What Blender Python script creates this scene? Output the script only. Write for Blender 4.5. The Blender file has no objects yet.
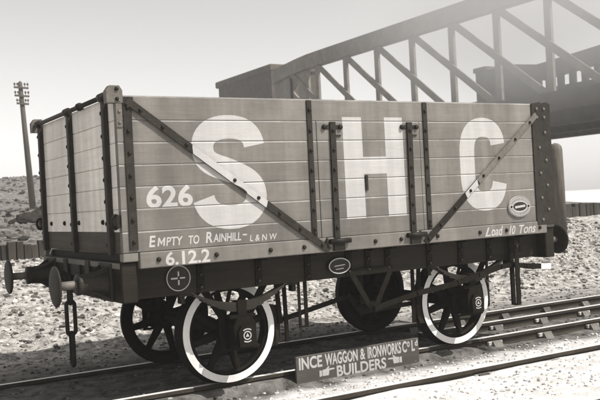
import bpy, bmesh, math, random
import numpy as np
from mathutils import Vector, Matrix, noise

random.seed(7)
rng = np.random.default_rng(7)
R = math.radians
sc = bpy.context.scene
col = sc.collection

# ------------------------------------------------------------------ camera
CAM = Vector((-4.7777, -7.8859, 1.6108))
YAW, PITCH, ROLL, FPX = 0.5413, 0.0037, -0.0528, 849.9
Fv = Vector((math.sin(YAW) * math.cos(PITCH), math.cos(YAW) * math.cos(PITCH), math.sin(PITCH)))
R0 = Fv.cross(Vector((0, 0, 1))).normalized()
U0 = R0.cross(Fv)
Rv = R0 * math.cos(ROLL) + U0 * math.sin(ROLL)
Uv = -R0 * math.sin(ROLL) + U0 * math.cos(ROLL)
cd = bpy.data.cameras.new('camera')
cam = bpy.data.objects.new('camera', cd)
col.objects.link(cam)
cam.matrix_world = Matrix(((Rv.x, Uv.x, -Fv.x, CAM.x), (Rv.y, Uv.y, -Fv.y, CAM.y),
                           (Rv.z, Uv.z, -Fv.z, CAM.z), (0, 0, 0, 1)))
cd.sensor_fit = 'HORIZONTAL'
cd.sensor_width = 36.0
cd.lens = FPX / 600 * 36
cd.clip_start = 0.1
cd.clip_end = 5000
cd.dof.use_dof = True
cd.dof.focus_distance = 9.3
cd.dof.aperture_fstop = 4.0
sc.camera = cam

# ------------------------------------------------------------------ light
SUN = Vector((0.45, -0.64, 1.0)).normalized()          # towards the sun
w = bpy.data.worlds.new('World')
sc.world = w
w.use_nodes = True
nt = w.node_tree
nt.nodes.clear()
sky = nt.nodes.new('ShaderNodeTexSky')
sky.sky_type = 'NISHITA'
sky.sun_disc = False
sky.sun_elevation = math.asin(SUN.z)
sky.sun_rotation = math.atan2(SUN.x, SUN.y)
sky.air_density = 1.0
sky.dust_density = 1.2
sky.ozone_density = 1.0
bw = nt.nodes.new('ShaderNodeRGBToBW')                 # the plate is black and white: the sky keeps only its tone
tint = nt.nodes.new('ShaderNodeMix')
tint.data_type = 'RGBA'
tint.blend_type = 'MULTIPLY'
tint.inputs[0].default_value = 1.0
tint.inputs[7].default_value = (1.0, 0.982, 0.968, 1)
bg = nt.nodes.new('ShaderNodeBackground')
bg.inputs[1].default_value = 0.115
ow = nt.nodes.new('ShaderNodeOutputWorld')
nt.links.new(sky.outputs[0], bw.inputs[0])
nt.links.new(bw.outputs[0], tint.inputs[6])
nt.links.new(tint.outputs[2], bg.inputs[0])
nt.links.new(bg.outputs[0], ow.inputs[0])

sd = bpy.data.lights.new('sun', 'SUN')
sd.energy = 3.6
sd.angle = R(0.6)
sd.color = (1.0, 0.965, 0.925)
so = bpy.data.objects.new('sun', sd)
col.objects.link(so)
so.rotation_euler = SUN.to_track_quat('Z', 'Y').to_euler()
so.location = (6, -8, 14)

sc.view_settings.view_transform = 'Standard'
sc.view_settings.look = 'None'
sc.view_settings.gamma = 1
sc.view_settings.use_curve_mapping = False
sc.view_settings.exposure = 0.95

# ------------------------------------------------------------------ materials
MATS = {}


def tone(v, warm=1.0):
    """grey of a sepia print: a little warm in the middle and dark tones"""
    k = 0.075 * warm
    return (v * (1 + 0.35 * k), v * (1 - 0.25 * k), v * (1 - 1.1 * k), 1)


def mat(name, v, rough=0.7, var=0.25, scale=6.0, stretch=(1, 1, 1), bump=0.2, bscale=40.0, warm=1.0,
        rand=0.0, dirt=0.0, spec=0.3, metal=0.0, island=0.0, streak=0.0):
    m = bpy.data.materials.new(name)
    m.use_nodes = True
    n = m.node_tree.nodes
    l = m.node_tree.links
    b = n['Principled BSDF']
    tc = n.new('ShaderNodeTexCoord')
    mp = n.new('ShaderNodeMapping')
    mp.inputs['Scale'].default_value = stretch
    l.new(tc.outputs['Object'], mp.inputs[0])
    n1 = n.new('ShaderNodeTexNoise')
    n1.inputs['Scale'].default_value = scale
    n1.inputs['Detail'].default_value = 8
    n1.inputs['Roughness'].default_value = 0.65
    l.new(mp.outputs[0], n1.inputs['Vector'])
    cr = n.new('ShaderNodeValToRGB')
    cr.color_ramp.elements[0].position = 0.28
    cr.color_ramp.elements[1].position = 0.72
    cr.color_ramp.elements[0].color = tone(v * (1 - var), warm)
    cr.color_ramp.elements[1].color = tone(v * (1 + var), warm)
    l.new(n1.outputs['Fac'], cr.inputs[0])
    out = cr.outputs[0]
    if rand > 0 or island > 0:
        oi = n.new('ShaderNodeNewGeometry' if island > 0 else 'ShaderNodeObjectInfo')
        rand = rand or island
        mr = n.new('ShaderNodeMapRange')
        mr.inputs[3].default_value = 1 - rand
        mr.inputs[4].default_value = 1 + rand
        l.new(oi.outputs['Random Per Island' if island > 0 else 'Random'], mr.inputs[0])
        mx = n.new('ShaderNodeMix')
        mx.data_type = 'RGBA'
        mx.blend_type = 'MULTIPLY'
        mx.inputs[0].default_value = 1
        l.new(out, mx.inputs[6])
        l.new(mr.outputs[0], mx.inputs[7])
        out = mx.outputs[2]
    if dirt > 0:
        n2 = n.new('ShaderNodeTexNoise')
        n2.inputs['Scale'].default_value = 1.7
        n2.inputs['Detail'].default_value = 10
        n2.inputs['Roughness'].default_value = 0.7
        l.new(tc.outputs['Object'], n2.inputs['Vector'])
        c2 = n.new('ShaderNodeValToRGB')
        c2.color_ramp.elements[0].position = 0.35
        c2.color_ramp.elements[1].position = 0.7
        c2.color_ramp.elements[0].color = (1 - dirt,) * 3 + (1,)
        c2.color_ramp.elements[1].color = (1, 1, 1, 1)
        l.new(n2.outputs['Fac'], c2.inputs[0])
        mx = n.new('ShaderNodeMix')
        mx.data_type = 'RGBA'
        mx.blend_type = 'MULTIPLY'
        mx.inputs[0].default_value = 1
        l.new(out, mx.inputs[6])
        l.new(c2.outputs[0], mx.inputs[7])
        out = mx.outputs[2]
    if streak > 0:                                    # rain runs and soot down the planks, fine scratches along them
        for sc_, st_, lo, hi, am in ((1.0, (9, 9, .55), .42, .62, streak), (1.0, (2.5, 2.5, 60), .30, .45, streak * .6), (60.0, (1, 1, 1), .28, .40, streak * .8)):
            m2 = n.new('ShaderNodeMapping')
            m2.inputs['Scale'].default_value = st_
            l.new(tc.outputs['Object'], m2.inputs[0])
            n2 = n.new('ShaderNodeTexNoise')
            n2.inputs['Scale'].default_value = sc_
            n2.inputs['Detail'].default_value = 7
            n2.inputs['Roughness'].default_value = 0.6
            l.new(m2.outputs[0], n2.inputs['Vector'])
            c2 = n.new('ShaderNodeValToRGB')
            c2.color_ramp.elements[0].position = lo
            c2.color_ramp.elements[1].position = hi
            c2.color_ramp.elements[0].color = (1 - am,) * 3 + (1,)
            c2.color_ramp.elements[1].color = (1, 1, 1, 1)
            l.new(n2.outputs['Fac'], c2.inputs[0])
            mx = n.new('ShaderNodeMix')
            mx.data_type = 'RGBA'
            mx.blend_type = 'MULTIPLY'
            mx.inputs[0].default_value = 1
            l.new(out, mx.inputs[6])
            l.new(c2.outputs[0], mx.inputs[7])
            out = mx.outputs[2]
    l.new(out, b.inputs['Base Color'])
    b.inputs['Roughness'].default_value = rough
    b.inputs['Specular IOR Level'].default_value = spec
    b.inputs['Metallic'].default_value = metal
    if bump > 0:
        n3 = n.new('ShaderNodeTexNoise')
        n3.inputs['Scale'].default_value = bscale
        n3.inputs['Detail'].default_value = 6
        l.new(mp.outputs[0], n3.inputs['Vector'])
        bp = n.new('ShaderNodeBump')
        bp.inputs['Strength'].default_value = bump
        bp.inputs['Distance'].default_value = 0.01
        l.new(n3.outputs['Fac'], bp.inputs['Height'])
        l.new(bp.outputs[0], b.inputs['Normal'])
    MATS[name] = m
    return m


mat('body_paint', 0.168, 0.5, 0.07, 5, (0.35, 1, 4), 0.12, 14, rand=0.14, dirt=0.36, spec=0.35, streak=0.20, warm=1.7)
mat('end_paint_lifted', 0.80, 0.55, 0.07, 5, (1, 0.35, 6), 0.22, 14, rand=0.07, dirt=0.25, spec=0.4, streak=0.16, warm=1.0)  # shaded end brightened in its colour, far paler than the side planks
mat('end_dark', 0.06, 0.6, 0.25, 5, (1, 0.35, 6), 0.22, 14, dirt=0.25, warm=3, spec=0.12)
mat('plank_edge', 0.24, 0.7, 0.35, 7, (0.5, 1, 1), 0.2, 30, dirt=0.5)
mat('tyre_white', 0.74, 0.5, 0.06, 9, (1, 1, 1), 0.1, 30, warm=0.4, dirt=0.22, streak=0.10)
mat('letter_white', 0.39, 0.55, 0.05, 9, (0.5, 1, 4), 0.1, 20, warm=0.5, dirt=0.14, streak=0.10)
mat('iron_black', 0.012, 0.55, 0.5, 14, (1, 1, 1), 0.35, 60, warm=4.5, dirt=0.3, spec=0.15)
mat('iron_brown', 0.024, 0.55, 0.4, 12, (1, 1, 1), 0.35, 60, warm=3.2, dirt=0.35, spec=0.16)
mat('iron_grey', 0.13, 0.55, 0.3, 12, (1, 1, 1), 0.3, 60, warm=2, dirt=0.35, spec=0.25)
mat('frame_wood', 0.017, 0.55, 0.35, 7, (0.4, 1, 4), 0.3, 30, warm=4.0, dirt=0.35, spec=0.1)
mat('under_black', 0.006, 0.65, 0.5, 14, (1, 1, 1), 0.3, 60, warm=5, spec=0.08)
mat('rust_dark', 0.015, 0.6, 0.5, 18, (1, 1, 1), 0.4, 60, warm=5, spec=0.08)
mat('rail_side', 0.035, 0.7, 0.45, 9, (0.4, 1, 1), 0.4, 50, warm=3.5, dirt=0.3, spec=0.12)
mat('rail_top', 0.62, 0.4, 0.15, 10, (0.15, 6, 1), 0.1, 40, warm=0.6, spec=0.5)
mat('chair_iron', 0.09, 0.75, 0.5, 12, (1, 1, 1), 0.4, 50, warm=1.5, rand=0.5)
mat('key_wood', 0.30, 0.8, 0.3, 12, (0.3, 1, 1), 0.3, 50, rand=0.3)
mat('sleeper_wood', 0.13, 0.85, 0.45, 8, (4, 0.3, 2), 0.5, 40, warm=1.6, rand=0.35, dirt=0.3)
mat('sign_board', 0.06, 0.6, 0.2, 8, (0.4, 1, 4), 0.2, 30, warm=2, dirt=0.2)
mat('stone', 0.33, 0.9, 0.35, 9, (1, 1, 1), 0.5, 60, warm=1.0, island=0.55)
mat('stone_pale', 0.42, 0.9, 0.3, 9, (1, 1, 1), 0.4, 60, warm=0.6)
mat('dark_clinker', 0.085, 0.9, 0.5, 9, (1, 1, 1), 0.5, 60, warm=1.5, island=0.7)
mat('ballast_ash', 0.085, 0.9, 0.4, 9, (1, 1, 1), 0.5, 60, warm=1.3, island=0.7)
mat('scrub', 0.075, 0.9, 0.5, 9, (1, 1, 1), 0.5, 20, warm=1.5, island=0.8)
mat('wall_wood', 0.045, 0.85, 0.45, 5, (1, 1, 0.3), 0.4, 20, warm=3, rand=0.35, dirt=0.4)
mat('pole_wood', 0.06, 0.85, 0.3, 6, (1, 1, 0.2), 0.3, 20, warm=3)
mat('porcelain', 0.6, 0.3, 0.05, 5)
mat('bridge_iron', 0.2, 0.8, 0.3, 0.8, (1, 1, 1), 0.1, 5, warm=2, dirt=0.35)
mat('bridge_dark', 0.07, 0.85, 0.4, 1.2, (1, 1, 1), 0.2, 5, warm=3, dirt=0.4, spec=0.1)
mat('brick_dark', 0.085, 0.9, 0.35, 1.5, (1, 1, 1), 0.2, 8, warm=3, dirt=0.35, rand=0.2, spec=0.1)
mat('coal', 0.02, 0.7, 0.5, 3, (1, 1, 1), 0.5, 12, warm=3, spec=0.1)
mat('post_wood', 0.11, 0.85, 0.4, 5, (3, 3, 0.4), 0.4, 20, warm=2.5, dirt=0.3)


def ground_material():
    m = bpy.data.materials.new('ground_ash')
    m.use_nodes = True
    n = m.node_tree.nodes
    l = m.node_tree.links
    b = n['Principled BSDF']
    geo = n.new('ShaderNodeNewGeometry')
    sep = n.new('ShaderNodeSeparateXYZ')
    l.new(geo.outputs['Position'], sep.inputs[0])

    def nz(scale, detail=8, rough=0.65):
        t = n.new('ShaderNodeTexNoise')
        t.inputs['Scale'].default_value = scale
        t.inputs['Detail'].default_value = detail
        t.inputs['Roughness'].default_value = rough
        l.new(geo.outputs['Position'], t.inputs['Vector'])
        return t.outputs['Fac']

    def ramp(src, p0, c0, p1, c1):
        r = n.new('ShaderNodeValToRGB')
        e = r.color_ramp.elements
        e[0].position, e[1].position = p0, p1
        e[0].color, e[1].color = c0, c1
        l.new(src, r.inputs[0])
        return r.outputs[0]

    def mix(f, a, c):
        x = n.new('ShaderNodeMix')
        x.data_type = 'RGBA'
        l.new(f, x.inputs[0])
        l.new(a, x.inputs[6])
        l.new(c, x.inputs[7])
        return x.outputs[2]

    def wob(lo, hi, amp):
        """0..1 along world y with a ragged edge"""
        a = n.new('ShaderNodeMath')
        a.operation = 'MULTIPLY_ADD'
        l.new(nz(2.3, 6), a.inputs[0])
        a.inputs[1].default_value = amp
        l.new(sep.outputs['Y'], a.inputs[2])
        mr = n.new('ShaderNodeMapRange')
        mr.interpolation_type = 'SMOOTHSTEP'
        mr.inputs[1].default_value = lo + amp * 0.5
        mr.inputs[2].default_value = hi + amp * 0.5
        l.new(a.outputs[0], mr.inputs[0])
        return mr.outputs[0]

    pale = ramp(nz(5), 0.3, tone(0.40, .8), 0.62, tone(0.66, .4))
    bed = ramp(nz(6), 0.36, tone(0.04, 1.5), 0.74, tone(0.20, 1.0))
    rub = ramp(nz(7, 10, 0.75), 0.40, tone(0.12, 1.4), 0.58, tone(0.40, .9))
    hill = ramp(nz(3.6, 12, 0.85), 0.42, tone(0.04, 1.6), 0.60, tone(0.24, 1.1))
    c = mix(wob(-1.30, -0.95, 0.6), pale, bed)
    c = mix(wob(0.9, 2.4, 0.8), c, rub)
    c = mix(wob(8.0, 9.0, 0.6), c, hill)
    mr = n.new('ShaderNodeMapRange')
    mr.inputs[1].default_value = 22
    mr.inputs[2].default_value = 34
    l.new(sep.outputs['X'], mr.inputs[0])
    c = mix(mr.outputs[0], c, pale)
    l.new(c, b.inputs['Base Color'])
    b.inputs['Roughness'].default_value = 0.95
    b.inputs['Specular IOR Level'].default_value = 0.15
    bp = n.new('ShaderNodeBump')
    bp.inputs['Strength'].default_value = 0.7
    bp.inputs['Distance'].default_value = 0.03
    l.new(nz(22, 8, 0.7), bp.inputs['Height'])
    l.new(bp.outputs[0], b.inputs['Normal'])
    return m


MATS['ground'] = ground_material()


# ------------------------------------------------------------------ helpers
def tag(o, label=None, cat=None, group=None, kind=None):
    if label:
        o['label'] = label
    if cat:
        o['category'] = cat
    if group:
        o['group'] = group
    if kind:
        o['kind'] = kind
    return o


def empty(name, loc=(0, 0, 0), label=None, cat=None, group=None):
    o = bpy.data.objects.new(name, None)
    col.objects.link(o)
    o.location = loc
    o.empty_display_size = 0.2
    return tag(o, label, cat, group)


def link(name, me, parent=None):
    o = bpy.data.objects.new(name, me)
    col.objects.link(o)
    if parent:
        o.parent = parent
        # parts are written in world coordinates; empties only carry a location
        p, off = parent, Vector()
        while p:
            off += p.location
            p = p.parent
        o.location = -off if parent.get('_world', True) else (0, 0, 0)
    return o


class MB:
    """collects shapes in world coordinates and links them as one mesh object"""

    def __init__(self):
        self.v, self.f, self.m = [], [], []
        self.smooth = []

    def add(self, vs, fs, mi=0, smooth=False):
        o = len(self.v)
        self.v += [tuple(a) for a in vs]
        self.f += [tuple(i + o for i in f) for f in fs]
        self.m += [mi] * len(fs)
        self.smooth += [smooth] * len(fs)
        return self

    def box(self, x0, x1, y0, y1, z0, z1, mi=0, ch=0.0):
        x0, x1 = min(x0, x1), max(x0, x1)
        y0, y1 = min(y0, y1), max(y0, y1)
        z0, z1 = min(z0, z1), max(z0, z1)
        if ch <= 0:
            vs = [(x, y, z) for x in (x0, x1) for y in (y0, y1) for z in (z0, z1)]
            fs = [(0, 1, 3, 2), (4, 6, 7, 5), (0, 4, 5, 1), (2, 3, 7, 6), (0, 2, 6, 4), (1, 5, 7, 3)]
            return self.add(vs, fs, mi)
        # chamfered: 24 verts
        b = bmesh.new()
        bmesh.ops.create_cube(b, size=1)
        for v in b.verts:
            v.co = ((x0 + x1) / 2 + v.co.x * (x1 - x0), (y0 + y1) / 2 + v.co.y * (y1 - y0), (z0 + z1) / 2 + v.co.z * (z1 - z0))
        bmesh.ops.bevel(b, geom=b.edges[:], offset=ch, segments=1, affect='EDGES', clamp_overlap=True)
        return self.bm(b, mi)

    def bm(self, b, mi=0, smooth=False):
        b.verts.index_update()
        self.add([v.co[:] for v in b.verts], [[v.index for v in f.verts] for f in b.faces], mi, smooth)
        b.free()
        return self

    def bar(self, p, q, wdt, thk, up=(0, 0, 1), mi=0):
        """rectangular bar from p to q: wdt across, thk along up"""
        p, q = Vector(p), Vector(q)
        d = (q - p).normalized()
        s = d.cross(Vector(up)).normalized()
        u = s.cross(d)
        vs = []
        for c in (p, q):
            for a, e in ((-1, -1), (1, -1), (1, 1), (-1, 1)):
                vs.append(c + s * a * wdt / 2 + u * e * thk / 2)
        fs = [(0, 1, 2, 3), (7, 6, 5, 4), (0, 4, 5, 1), (1, 5, 6, 2), (2, 6, 7, 3), (3, 7, 4, 0)]
        return self.add(vs, fs, mi)

    def cyl(self, p, q, r0, r1=None, n=16, mi=0, smooth=True):
        return self.lathe(p, q, [(0, r0), (1, r0 if r1 is None else r1)], n, mi, smooth, norm=True)

    def lathe(self, p, q, prof, n=24, mi=0, smooth=True, norm=False, closed=False):
        """profile (t, r) around the axis p->q; t in metres from p (or 0..1 if norm)"""
        p, q = Vector(p), Vector(q)
        ax = (q - p)
        L = ax.length
        ax = ax / L
        s = ax.orthogonal().normalized()
        u = ax.cross(s)
        vs = []
        for t, r in prof:
            c = p + ax * (t * L if norm else t)
            for k in range(n):
                a = 2 * math.pi * k / n
                vs.append(c + (s * math.cos(a) + u * math.sin(a)) * r)
        fs = []
        m = len(prof)
        for i in range(m if closed else m - 1):
            j = (i + 1) % m
            for k in range(n):
                k2 = (k + 1) % n
                fs.append((i * n + k, i * n + k2, j * n + k2, j * n + k))
        self.add(vs, fs, mi, smooth)
        if not closed:
            o = len(self.v) - len(vs)
            self.f += [tuple(o + k for k in reversed(range(n))), tuple(o + (m - 1) * n + k for k in range(n))]
            self.m += [mi, mi]
            self.smooth += [False, False]
        return self

    def tube(self, pts, r, n=8, mi=0, closed=False):
        pts = [Vector(a) for a in pts]
        m = len(pts)
        vs = []
        ref = None
        for i in range(m):
            a = pts[i - 1] if (i > 0 or closed) else pts[i]
            b = pts[(i + 1) % m] if (i < m - 1 or closed) else pts[i]
            d = (b - a).normalized()
            if ref is None:
                ref = d.orthogonal().normalized()
            s = (ref - d * ref.dot(d)).normalized()
            ref = s
            u = d.cross(s)
            for k in range(n):
                t = 2 * math.pi * k / n
                vs.append(pts[i] + (s * math.cos(t) + u * math.sin(t)) * r)
        fs = []
        for i in range(m if closed else m - 1):
            j = (i + 1) % m
            for k in range(n):
                k2 = (k + 1) % n
                fs.append((i * n + k, i * n + k2, j * n + k2, j * n + k))
        if not closed:
            fs += [tuple(reversed(range(n))), tuple((m - 1) * n + k for k in range(n))]
        return self.add(vs, fs, mi, True)

    def prism(self, poly, axis, a, b, mi=0):
        """polygon in the plane across `axis` pushed from a to b; poly = (u, v)"""
        n = len(poly)

        def pt(u, v, t):
            return {'x': (t, u, v), 'y': (u, t, v), 'z': (u, v, t)}[axis]
        vs = [pt(u, v, a) for u, v in poly] + [pt(u, v, b) for u, v in poly]
        fs = [tuple(range(n)), tuple(reversed(range(n, 2 * n)))]
        fs += [(i, i + n, (i + 1) % n + n, (i + 1) % n) for i in range(n)]
        return self.add(vs, fs, mi)

    def mesh(self, name, mats):
        me = bpy.data.meshes.new(name)
        me.from_pydata(self.v, [], self.f)
        for k in mats if isinstance(mats, (list, tuple)) else [mats]:
            me.materials.append(MATS[k])
        me.polygons.foreach_set('material_index', self.m)
        me.polygons.foreach_set('use_smooth', self.smooth)
        b = bmesh.new()
        b.from_mesh(me)
        bmesh.ops.recalc_face_normals(b, faces=b.faces)
        b.to_mesh(me)
        b.free()
        me.update()
        return me

    def build(self, name, mats, parent=None):
        return link(name, self.mesh(name, mats), parent)


def put(name, me, parent, loc, rot=(0, 0, 0), scale=(1, 1, 1)):
    """a shared mesh at a world position under a parent (parents sit at the origin unless they carry a location)"""
    o = bpy.data.objects.new(name, me)
    col.objects.link(o)
    o.parent = parent
    off = Vector()
    p = parent
    while p:
        off += p.location
        p = p.parent
    o.location = Vector(loc) - off
    o.rotation_euler = rot
    o.scale = scale
    return o


# ------------------------------------------------------------------ ground
WALL_Y = 8.0


def sstep(a, b, x):
    t = min(max((x - a) / (b - a), 0), 1)
    return t * t * (3 - 2 * t)


def ground_z(x, y):
    z = -0.125
    z += 0.068 * (1 - sstep(-1.75, -1.15, y))                      # yard filled up round the siding rails
    k = sstep(-.95, -.80, y) * (1 - sstep(1.8, 2.8, y))
    z += k * (0.015 + 0.062 * (1 - sstep(.9, 2.4, x)))             # ash filled to rail level under the wagon
    if y > 2.2:
        k = sstep(2.2, 3.2, y)
        z += 0.98 * min(max((y - 2.5) / (WALL_Y - 2.5), 0), 1) ** 0.9
        amp = 0.10 * k * (1 - 0.6 * sstep(6.8, 7.8, y))
        z += amp * (noise.fractal(Vector((x * 0.9, y * 0.9, 3.1)), 1.0, 2.0, 5)) * 0.9
    if y > WALL_Y:
        k = sstep(WALL_Y, WALL_Y + 0.3, y)
        z += 0.22 * k
        z += 0.12 * k * noise.fractal(Vector((x * .4, y * .4, 9)), 1.0, 2.0, 4)
        hill = 1 - sstep(14, 30, x)
        z += hill * (1.0 * sstep(9, 38, y) + 2.9 * sstep(36, 66, y) + 0.35 * k * noise.fractal(Vector((x * .16, y * .16, 1)), 1.0, 2.0, 5) * sstep(12, 30, y))
        z -= (1 - hill) * 0.7 * sstep(9, 22, y)
    elif y < -0.9:
        z += 0.012 * noise.fractal(Vector((x * 2.0, y * 2.0, 5)), 1.0, 2.0, 5) * sstep(-0.9, -1.3, -abs(y)) + 0.01 * noise.noise(Vector((x, y, 0)))
    else:
        z += 0.016 * noise.fractal(Vector((x * 2.5, y * 2.5, 7)), 1.0, 2.0, 5)
    return z


def axis(dense0, dense1, step, far0, far1, grow):
    a = list(np.arange(dense0, dense1 + 1e-6, step))
    s = step
    while a[-1] < far1:
        s *= grow
        a.append(a[-1] + s)
    s = step
    while a[0] > far0:
        s *= grow
        a.insert(0, a[0] - s)
    return a


xs = axis(-6, 12, 0.10, -300, 420, 1.10)
ys = axis(-3, 8.6, 0.09, -250, 420, 1.085)
vs = [(x, y, ground_z(x, y)) for y in ys for x in xs]
nx = len(xs)
fs = [(j * nx + i, j * nx + i + 1, (j + 1) * nx + i + 1, (j + 1) * nx + i) for j in range(len(ys) - 1) for i in range(nx - 1)]
me = bpy.data.meshes.new('ground')
me.from_pydata(vs, [], fs)
me.materials.append(MATS['ground'])
me.polygons.foreach_set('use_smooth', [True] * len(fs))
tag(link('ground', me), kind='structure')


def stones(name, n, xr, yr, smin, smax, mname, label, power=2.5, avoid=None, sink=0.25):
    """broken stone nobody could count: one mesh of angular lumps"""
    b = bmesh.new()
    bmesh.ops.create_icosphere(b, subdivisions=1, radius=1)
    base = np.array([v.co[:] for v in b.verts])
    faces = np.array([[v.index for v in f.verts] for f in b.faces])
    b.free()
    V, Fc = [], []
    nv = len(base)
    k = 0
    while k < n:
        x = rng.uniform(*xr)
        y = rng.uniform(*yr)
        if avoid and avoid(x, y):
            continue
        s = smin + (smax - smin) * rng.random() ** power
        q = base * (1 + rng.uniform(-.45, .40, (nv, 1)))
        q = q * (s * rng.uniform(.7, 1.2, 3) * np.array([1, 1, .65]))
        a = rng.uniform(0, 6.28)
        t = rng.uniform(-.5, .5)
        ca, sa, ct, st = math.cos(a), math.sin(a), math.cos(t), math.sin(t)
        q = q @ np.array([[ca, -sa, 0], [sa, ca, 0], [0, 0, 1]]) @ np.array([[1, 0, 0], [0, ct, -st], [0, st, ct]])
        q += np.array([x, y, ground_z(x, y) + s * (0.5 - sink)])
        V.append(q)
        Fc.append(faces + k * nv)
        k += 1
    V = np.concatenate(V)
    Fc = np.concatenate(Fc)
    me = bpy.data.meshes.new(name)
    me.from_pydata(V.tolist(), [], Fc.tolist())
    me.materials.append(MATS[mname])
    return tag(link(name, me), label, 'rubble', kind='stuff')


on_track = lambda x, y: abs(abs(y) - 0.75) < 0.14 or abs(y - .06) < 0.13
stones('bank_rubble', 19000, (-5, 13), (2.6, 7.9), 0.006, 0.050, 'stone', 'pale broken stone covering the bank behind the wagon', 4.0, sink=.4)
stones('bank_clinker', 8000, (-5, 13), (2.6, 7.9), 0.008, 0.055, 'dark_clinker', 'dark clinker lumps scattered over the pale bank', 3.0, sink=.4)
stones('track_ballast', 3500, (-3.5, 11), (-1.0, 2.5), 0.006, 0.026, 'ballast_ash', 'small ash ballast between and beside the wagon rails', 2.0, on_track)
stones('yard_gravel', 3200, (-2.5, 8), (-3.0, -0.95), 0.005, 0.022, 'stone_pale', 'pale gravel strewn over the yard in front of the wagon', 2.0,
       lambda x, y: abs(y + 1.93) < .10)

sc_ = stones('hill_scrub', 5200, (-1, 17), (10.5, 70), 0.04, 0.20, 'scrub', 'dark rough scrub scattered over the hillside behind the timber wall', 2.5, sink=.45)
sc_['category'] = 'scrub'
# ------------------------------------------------------------------ tracks
RAIL = [(-.035, 0), (-.030, .0), (.030, .0), (.035, -.005), (.035, -.032), (.012, -.045), (.010, -.092), (.030, -.105), (.030, -.132), (-.030, -.132), (-.030, -.105), (-.010, -.092), (-.012, -.045), (-.035, -.032), (-.035, -.005)][1:]


def rail(parent, y, x0, x1):
    m = MB()
    n = len(RAIL)
    vs = [(x, y + u, v) for x in (x0, x1) for u, v in RAIL]
    for i in range(n):
        j = (i + 1) % n
        m.add([vs[i], vs[j], vs[n + j], vs[n + i]], [(0, 1, 2, 3)], 1 if i == 0 else 0)
    m.add(vs[:n], [tuple(range(n))])
    m.add(vs[n:], [tuple(reversed(range(n)))])
    return m.build('rail', ['rail_side', 'rail_top'], parent)


def chair_mesh():
    m = MB()
    m.box(-.085, .085, -.17, .17, -.172, -.134, ch=.012)
    for s in (-1, 1):
        m.prism([(s * .035, -.136), (s * .125, -.136), (s * .10, -.10), (s * .066, -.048), (s * .040, -.048)], 'x', -.062, .062)
    return m.mesh('chair', 'chair_iron')


def key_mesh():
    return MB().box(-.105, .105, .016, .052, -.095, -.050, ch=.006).mesh('key', 'key_wood')


CH, KEY = chair_mesh(), key_mesh()
SLP = MB().box(-.125, .125, -1.32, 1.32, -.29, -.1635, ch=.012).mesh('sleeper', 'sleeper_wood')
main = empty('railway_track', (0, 0, -.15), 'main railway track with an extra middle rail, carrying the coal wagon', 'track')
rails = [rail(main, y, -14, 40) for y in (-.75, .75)]
rails.append(rail(main, .06, 1.55, 40))
for k in range(-8, 28):
    x = 0.35 + k * 0.80
    sl = put('sleeper', SLP, main, (x, 0.01, 0), (0, 0, random.uniform(-.015, .015)))
    for r_, y in zip(rails, (-.75, .75, .06)):
        if y == .06 and x < 1.7:
            continue
        c = put('chair', CH, r_, (x, y, 0), (0, 0, math.pi if y > .5 else 0))
        put('key', KEY, r_, (x + random.uniform(-.03, .03), y, 0), (0, 0, 0 if y > .5 else math.pi))
side = empty('siding_track', (0, -2.65, -.15), 'pale half-buried siding rails beside the builder\'s name board', 'track')
r4 = rail(side, -1.93, -7, 40)
r5 = rail(side, -3.43, -7, 40)
for k in range(0, 16):
    x = -0.3 + k * 0.95
    for r_, y in ((r4, -1.93), (r5, -3.43)):
        put('chair', CH, r_, (x, y, -.004))
        put('key', KEY, r_, (x + random.uniform(-.03, .03), y, -.004), (0, 0, math.pi))

# ------------------------------------------------------------------ the wagon
H, HW = 2.483, 1.254
ZS = [2.564, 2.362, 2.181, 1.997, 1.817, 1.635, 1.450, 1.279]       # plank joints, top to bottom
CURB0 = 1.143
wag = empty('coal_wagon', (0, 0, 0), 'seven-plank open coal wagon lettered S H C, numbered 626, with white-rimmed wheels', 'wagon')

BOLT = MB().lathe((0, 0, 0), (0, -1, 0), [(0, .017), (.008, .0165), (.015, .011), (.0165, .004)], 8).mesh('bolt', 'iron_black')
RIVET = MB().lathe((0, 0, 0), (0, -1, 0), [(0, .014), (.006, .013), (.011, .008), (.012, .003)], 8).mesh('rivet', 'iron_grey')
GAP = 0.0025
CZ, CD = .012, .004                          # weather edge: height and depth


def plank(x0, x1, y0, y1, z0, z1, parent, name='side_plank', m='body_paint', ch=.010):
    """the weather edge on top of each plank is planed off; the lower edge stays square"""
    j = random.uniform(-.0012, .0012)
    z0, z1 = z0 + GAP / 2, z1 - GAP / 2
    if name == 'end_plank':
        return MB().box(x0 + j, x1 + j, y0, y1, z0, z1, ch=.005).build(name, m, parent)
    j = j if y0 > 0 else 0.0
    y0, y1 = y0 + j, y1 + j
    pr = [(y0, z0 + .003), (y0 + .003, z0), (y1 - .003, z0), (y1, z0 + .003), (y1, z1 - CZ), (y1 - CD, z1), (y0 + CD, z1), (y0, z1 - CZ)]
    o = MB().prism(pr, 'x', x0, x1)
    o.m[2 + 6] = 1                                # the planed edge shows paler worn wood
    return o.build(name, [m, 'plank_edge'], parent)


DOOR0, DOOR1 = -.575, .635
YF = -HW                                    # face of the near planks
TH = .065
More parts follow.
